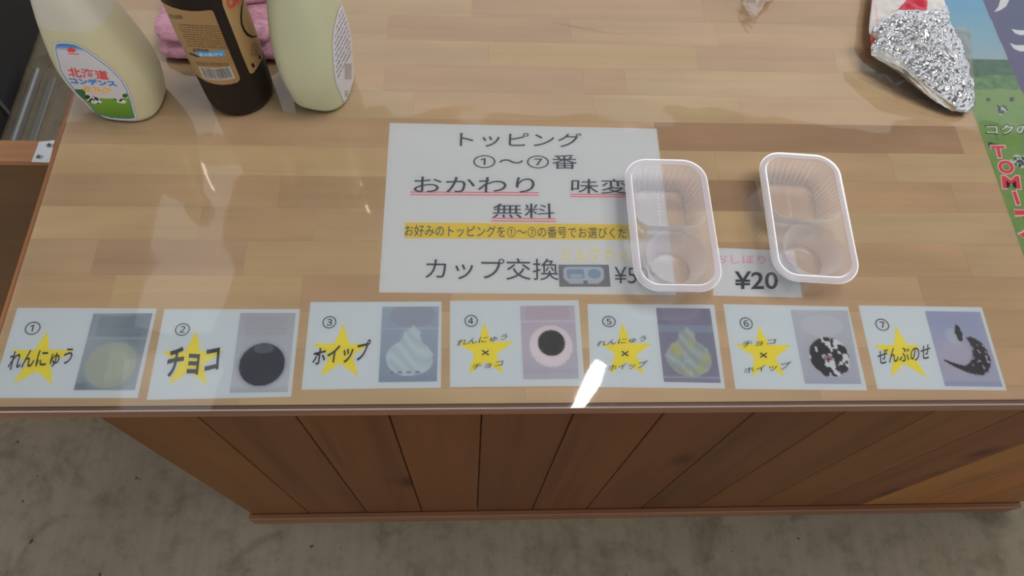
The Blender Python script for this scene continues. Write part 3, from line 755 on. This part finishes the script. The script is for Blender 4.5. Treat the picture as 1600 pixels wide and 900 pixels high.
def laba(x, y):
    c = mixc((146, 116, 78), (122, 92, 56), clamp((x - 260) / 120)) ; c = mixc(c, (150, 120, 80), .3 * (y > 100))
    r = y - (x - 262) * .06      # rows run slightly downhill
    cx = x - (y * .43)            # across, sheared with the bottle
    if 258 < cx < 262 + 62 and 34 < r < 72 and cx > 262:
        if math.sin(r * 1.75) > .1 and nz(x, y, .85, 7) > -.12: c = mixc(c, (52, 36, 20), .75)
    if 22 < r < 28 and 254 < cx < 274 and nz(x, y, .8, 3) > -.1: c = mixc(c, (50, 34, 20), .75)
    if 73 < r < 78 and 268 < cx < 292 and nz(x, y, .7, 1) > -.15: c = mixc(c, (34, 26, 18), .85)
    if 93 < r < 99 and 264 < cx < 314 and nz(x, y, .9, 5) > -.05: c = mixc(c, (60, 42, 26), .65)
    bq = (x - 306 - (y - 80) * .43) / 44.0; yb_ = y + 1.0 * math.sin(clamp(bq) * 3.14) * -1
    if 0 < bq < 1 and 79.5 < yb_ + bq * .8 < 87: c = (52, 138, 182)
    u = (x - 313 - (y - 105) * .45) / 44.0; v = (y - 104.5 - 4.2 * math.sin(clamp(u, -.1, 1.1) * 3.0) * .55 + u * 1.0) / 17.5
    if -.05 < u < 1.06 and -.02 < v < 1.06:
        c = (158, 152, 142)
        if 0 < u < 1 and .04 < v < .88 and BARS[int(u * 95)]: c = (50, 46, 50)
        if .9 < v < 1.0 and 0 < u < 1 and math.sin(u * 80) > .1: c = (80, 74, 70)
    if 80 < r < 86 and x < 318 and x > 296 and abs(y - (83 + (x - 297) * .42)) < 1.6: c = (28, 22, 16)
    return c
decal('label', la, .4, laba, bv2, .0004, M_label, b2, 1.05)
m_blue = mat('label_sky_blue', D(52, 140, 185), .4); m_white = mat('label_white', D(172, 168, 160), .4)
decal_text('lettering', '要冷蔵10℃', [(311, 81.5), (346, 81), (347.5, 85.5), (313, 87)], bv2, .0013, m_white, b2)
lb = [(346, -6), (346.7, 3), (348, 9), (355, 27), (366, 55), (378, 86), (388, 110), (390, 113.6), (392.5, 115), (396, 113), (403, 103), (409.7, 91), (409, 78), (402, 50), (395, 22), (386, -6)]
def labb(x, y):
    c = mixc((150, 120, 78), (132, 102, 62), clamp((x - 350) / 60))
    if x > 391 and 66 < y < 88 and nz(x, y, .6, 2) > .05: c = mixc(c, (60, 44, 28), .7)
    return c
decal('label', lb, .55, labb, bv2, .0004, M_label, b2, 1.05)
arc = [(379, -4), (376.5, 12), (375.5, 26), (377, 38), (380.5, 47), (386, 54), (393, 57.5), (400, 56.5)]
P, Fs = [], []
for i, (x, y) in enumerate(arc):
    w = [.8, 1.0, 1.2, 1.4, 1.6, 1.9, 1.8, 1.0][i]
    a = Vector(arc[min(i + 1, 7)]) - Vector(arc[max(i - 1, 0)]); n = Vector((-a.y, a.x)).normalized() * w
    for s in (1, -1):
        h = hit(bv2, x + n.x * s, y + n.y * s, .0009) or P[-1]; P.append(h)
    if i: Fs.append([2 * i - 2, 2 * i - 1, 2 * i + 1, 2 * i])
mesh('cup_line', P, Fs, m_choc, b2)
decal_text('lettering', 'Cho', [(352, 0), (373, -16), (378, -2), (358, 16)], bv2, .0012, M_lred, b2, .03)
dpoly('dark_strip', [(391.5, 100), (405, 86), (407, 90), (394.5, 106)][::-1], bv2, .0010, m_choc, b2)

# ------------------------------------------------------------------ towel
m_tow = mat('pink_towel_cloth', D(178, 132, 147, 1.3), .95, spec=.1); t = NT(m_tow)
c = t.coords('pos', (1, 1, 1)); n1 = t.noise(c.outputs[0], 260, 3, .7); n2 = t.noise(t.coords('pos', (1, 1.6, 1)).outputs[0], 70, 3, .6, 1.2)
t.link(t.mix(1.0, D(178, 132, 147, 1.3), t.ramp(n2, [(.34, (.74, .66, .72)), (.55, (1.05, 1.05, 1.05))]), 'MULTIPLY'), t.b.inputs['Base Color'])
t.link(t.bump(n1, .9, .0016), t.b.inputs['Normal'])
def pillow(name, cx, cy, cz, sx, sy, sz, rot, m, parent, amp, seed, e1=.35, e2=.25, N=90, MM=44):
    P = []
    for j in range(MM + 1):
        ph_ = -math.pi / 2 + math.pi * j / MM
        for k in range(N):
            th_ = 2 * math.pi * k / N
            pw = lambda c_, e: math.copysign(abs(c_) ** e, c_)
            x = sx * pw(math.cos(ph_), e1) * pw(math.cos(th_), e2); y = sy * pw(math.cos(ph_), e1) * pw(math.sin(th_), e2); z = sz * pw(math.sin(ph_), .8)
            v = Vector((x, y, z)); d = noise.noise_vector(v * 32 + Vector((seed, 0, 0))) * amp + noise.noise_vector(v * 110 + Vector((0, seed, 0))) * amp * .35
            v = v + Vector((d.x, d.y, d.z * .7))
            X = cx + v.x * math.cos(rot) - v.y * math.sin(rot); Y = cy + v.x * math.sin(rot) + v.y * math.cos(rot)
            P.append((X, Y, max(cz + v.z, ZT + .0003)))
    Fs = [[j * N + k, j * N + (k + 1) % N, (j + 1) * N + (k + 1) % N, (j + 1) * N + k] for j in range(MM) for k in range(N)]
    return mesh(name, P, Fs, m, parent, True)
tw = empty('folded_towel', (-.27, .69, ZT), 'pink folded terry towel lying behind the bottles', 'towel')
pillow('lower_fold', -.282, .690, ZT + .0085, .072, .082, .009, .02, m_tow, tw, .0032, 3)
pillow('upper_fold', -.286, .697, ZT + .0255, .066, .082, .0095, -.03, m_tow, tw, .0040, 9)
pillow('top_fold', -.262, .730, ZT + .041, .060, .07, .008, .2, m_tow, tw, .0040, 19)

# ------------------------------------------------------------------ snack bag, foil, film
def packet(name, outline, zs, centre, zc, H, rings, per, amps, m, parent, colfn=None, bottom=.5, smooth=False, sc=1.0):
    # resample outline
    L = len(outline); pts = []
    seg = [(Vector(outline[i]), Vector(outline[(i + 1) % L]), zs[i], zs[(i + 1) % L]) for i in range(L)]
    tot = sum((b - a).length for a, b, _, _ in seg); k = 0; acc = 0
    for q in range(per):
        s = tot * q / per
        while s > acc + (seg[k][1] - seg[k][0]).length: acc += (seg[k][1] - seg[k][0]).length; k += 1
        f = (s - acc) / (seg[k][1] - seg[k][0]).length
        p = seg[k][0].lerp(seg[k][1], f); pts.append((p.x, p.y, seg[k][2] + (seg[k][3] - seg[k][2]) * f))
    P = []; Cc = []; C3 = at(centre[0], centre[1], zc)
    order = [(r / rings, 1) for r in range(rings + 1)]
    bot = [(r / 12, -1) for r in range(1, 13)]
    for t_, side in order + bot:
        for (x, y, z) in pts:
            o = at(x, y, z); p = o.lerp(C3, t_); hh = math.sqrt(max(0, 1 - (1 - t_) ** 2))
            p.z += (H if side > 0 else -H * bottom) * hh
            if side > 0 or t_ < .95:
                for a_, s_ in amps: p += noise.noise_vector(Vector((p.x, p.y, side)) * s_) * a_ * (.35 + .65 * min(1, t_ * 12)) * (1 if side > 0 else .5)
            p.z = max(p.z, ZT + .0003); P.append(tuple(p))
            if colfn: Cc.append(D(*colfn(*pix(p)), 1.25))
    n = per; Fs = []
    for r in range(rings):
        for k in range(n): Fs.append([r * n + k, r * n + (k + 1) % n, (r + 1) * n + (k + 1) % n, (r + 1) * n + k])
    base = (rings + 1) * n
    for k in range(n): Fs.append([k, base + k, base + (k + 1) % n, (k + 1) % n])
    for r in range(11):
        for k in range(n): Fs.append([base + r * n + k, base + (r + 1) * n + k, base + (r + 1) * n + (k + 1) % n, base + r * n + (k + 1) % n])
    me = mesh(name, P, Fs, m, parent, smooth, Cc or None); return me
m_bag = mat('glossy_bag_plastic', (.7, .7, .7), .25, spec=.5); _t = NT(m_bag)
_a = _t.new('ShaderNodeAttribute', attribute_name='print'); _t.link(_a.outputs['Color'], _t.b.inputs['Base Color'])
def bagc(x, y):
    if y < 20 and x > 1400 + (18 - y) * .9 and x < 1449 - (y < 0) * 2: return (178, 36, 58)
    if x < 1372 and y > 53: return (165, 40, 40)
    if abs(x - (1366 + y * .14)) < 1.6 and y < 40: return (200, 150, 155)
    return (186, 182, 176)
sb = tag(packet('snack_bag', [(1368, -70), (1365, -20), (1360, 10), (1358, 45), (1361, 76), (1385, 92), (1420, 105), (1460, 90), (1486, 40), (1476, 0), (1470, -40), (1462, -75)], [.760] * 4 + [.752] * 3 + [.758] * 5, (1420, 10), .757, .007, 36, 160, [(.0035, 35), (.0012, 110)], m_bag, None, bagc, 1.2, True),
         'white plastic snack bag with a red patch under the crumpled foil', 'bag')
m_foil = mat('aluminium_foil', (.47, .47, .48), .17, 1)
fo = [(1403, 15), (1385, 27), (1364, 42), (1362, 52), (1367, 62), (1360, 72), (1361, 84), (1380, 97), (1400, 110), (1425, 130), (1440, 142), (1465, 160), (1490, 173), (1512, 176), (1520, 168), (1523, 155), (1519, 130), (1512, 105), (1503, 80), (1494, 55), (1484, 35), (1478, 12), (1468, 18), (1450, 19), (1430, 19)]
fz = [.790, .786, .778, .776, .772, .768, .766, .764, .762, .758, .756, .753, .750, .749, .750, .752, .756, .760, .766, .772, .778, .788, .790, .790, .790]
foil = empty('foil_packet', tuple(at(1440, 90, ZT)), 'crumpled silver aluminium foil wedge resting on the white and red bag', 'foil')
packet('foil_body', fo, fz, (1448, 78), .780, .013, 60, 290, [(.0036, 60), (.0027, 130), (.0014, 290)], m_foil, foil, None, .4)
fl = packet('folded_edge', [(1361, 73), (1375, 72), (1392, 84), (1410, 100), (1432, 120), (1462, 147), (1496, 168), (1490, 174), (1465, 161), (1440, 143), (1400, 111), (1361, 86)], [.770, .774, .772, .770, .767, .762, .756, .749, .753, .756, .762, .766], (1415, 114), .772, .003, 8, 160, [(.0012, 120), (.0006, 300)], mat('dull_foil', (.62, .60, .56), .38, 1), foil)
# clear flap beside the foil
P, Fs = [], []
for j in range(25):
    for i in range(9):
        u, v = i / 8, j / 24; p = Vector((1490, 42)).lerp(Vector((1516, 42)), u).lerp(Vector((1512, 166)).lerp(Vector((1524.5, 166)), u), v)
        q = at(p.x, p.y, .757 - .010 * v); q += noise.noise_vector(q * 90) * .0015; P.append(tuple(q))
Fs = [[j * 9 + i, (j + 1) * 9 + i, (j + 1) * 9 + i + 1, j * 9 + i + 1] for j in range(24) for i in range(8)]
tag(mesh('film_wrapper', P, Fs, M_flap, None, True), 'grey see-through wrapper flap beside the foil, over the poster', 'wrapper')
# crumpled clear bag at the back
P, Fs = [], []
for j in range(33):
    for i in range(33):
        u, v = i / 32, j / 32
        p = Vector((1166, -70)).lerp(Vector((1262, -75)), u).lerp(Vector((1166, 18)).lerp(Vector((1180, 29)), u), v)
        q = at(p.x, p.y, .752); q += noise.noise_vector(q * 75) * .0045 + noise.noise_vector(q * 200) * .0018; q.z = max(q.z, ZT + .0003); P.append(tuple(q))
Fs = [[j * 33 + i, (j + 1) * 33 + i, (j + 1) * 33 + i + 1, j * 33 + i + 1] for j in range(32) for i in range(32)]
tag(mesh('clear_bag', P, Fs, M_clearbag, None, False), 'crumpled clear plastic bag corner at the back edge of the view', 'bag')

# ------------------------------------------------------------------ gate, cabinet, rails on the left
g = empty('counter_gate', (-.70, .50, 0), 'wooden gate joined to the counter left side by a zinc bracket', 'gate')
def gbox(name, lo, hi, m, color, bev=.001):
    c = Vector([(lo[i] + hi[i]) / 2 for i in range(3)])
    o = box(name, [lo[i] - c[i] for i in range(3)], [hi[i] - c[i] for i in range(3)], m, None, bev, 1)
    o.parent = g; o.location = c - g.location; o.color = (*color, 1); return o
gbox('top_rail', (-1.0, .4845, .711), (-.444, .5125, .7215), M_rail, D(142, 98, 68, 1.2), .002)
M_ply = mat('plywood_panel', D(84, 58, 30, 1.9), .6); t = NT(M_ply)
n_ = t.noise(t.coords('pos', (4, 4, 22)).outputs[0], 1.5, 4); t.link(t.ramp(n_, [(.3, D(76, 52, 26, 1.3)), (.7, D(90, 62, 33, 1.3))]), t.b.inputs['Base Color'])
gbox('gate_panel', (-1.0, .487, .06), (-.444, .503, .711), M_ply, (1, 1, 1))
gbox('bottom_rail', (-1.0, .486, .02), (-.444, .512, .06), M_rail, D(146, 98, 64, 1.9), .002)
br = [at(*p, .7228) for p in ((61, 221.5), (86, 219), (77, 254), (49, 253))]
brk = slab('bracket', [(p.x - 0, p.y - 0) for p in br], .7215, .7228, M_steel, g)
for (x, y) in ((61, 245), (77.5, 227)):
    p = at(x, y, .723); N = 20
    V = [(p.x, p.y, .7238)] + [(p.x + .0036 * math.cos(2 * math.pi * k / N), p.y + .0036 * math.sin(2 * math.pi * k / N), .7233) for k in range(N)] + [(p.x + .0040 * math.cos(2 * math.pi * k / N), p.y + .0040 * math.sin(2 * math.pi * k / N), .7228) for k in range(N)]
    Fs = [[0, 1 + k, 1 + (k + 1) % N] for k in range(N)] + [[1 + k, 1 + N + k, 1 + N + (k + 1) % N, 1 + (k + 1) % N] for k in range(N)]
    s = mesh('screw', [Vector(v) - Vector((-.70, .50, 0)) for v in V], Fs, M_screw, brk)
    P = []; Fs = []
    for a in (.4, .4 + math.pi / 2):
        d = Vector((math.cos(a), math.sin(a), 0)) * .0024; n = Vector((-math.sin(a), math.cos(a), 0)) * .0005; c = Vector((p.x + .70, p.y - .50, .7241))
        Fs.append([len(P) + i for i in range(4)]); P += [c + d + n, c - d + n, c - d - n, c + d - n]
    s.data.materials.append(M_slot)
    bm = bmesh.new(); bm.from_mesh(s.data)
    for f in Fs:
        ff = bm.faces.new([bm.verts.new(P[i]) for i in f]); ff.material_index = 1
    bm.to_mesh(s.data); bm.free()
cab = empty('black_cabinet', (-1.5, 1.5, 0), 'tall black cabinet standing on the floor left of the counter', 'cabinet')
box('cabinet_body', (-2.2, 1.0, .01), (-1.056, 2.2, 1.25), M_black, cab, .006)
box('door', (-2.18, .985, .06), (-1.07, 1.0, 1.22), mat('black_door', (.022, .022, .024), .35), cab, .003)
box('corner_strip', (-1.056, 1.118, .02), (-1.050, 1.128, 1.2), mat('grey_strip', (.07, .07, .07), .5), cab)
r1 = box('floor_rail', (-1.034, .88, 0), (-1.020, 1.262, .022), M_railmetal, None, .004)
tag(r1, 'narrow grey metal rail on the floor beside the black cabinet', 'rail')
r2 = box('floor_rail', (-1.002, .88, 0), (-.986, 1.245, .006), mat('dull_rail', (.20, .20, .18), .5, .2), None, .002)
tag(r2, 'flat dull grey strip on the floor, the nearer one to the counter', 'rail')
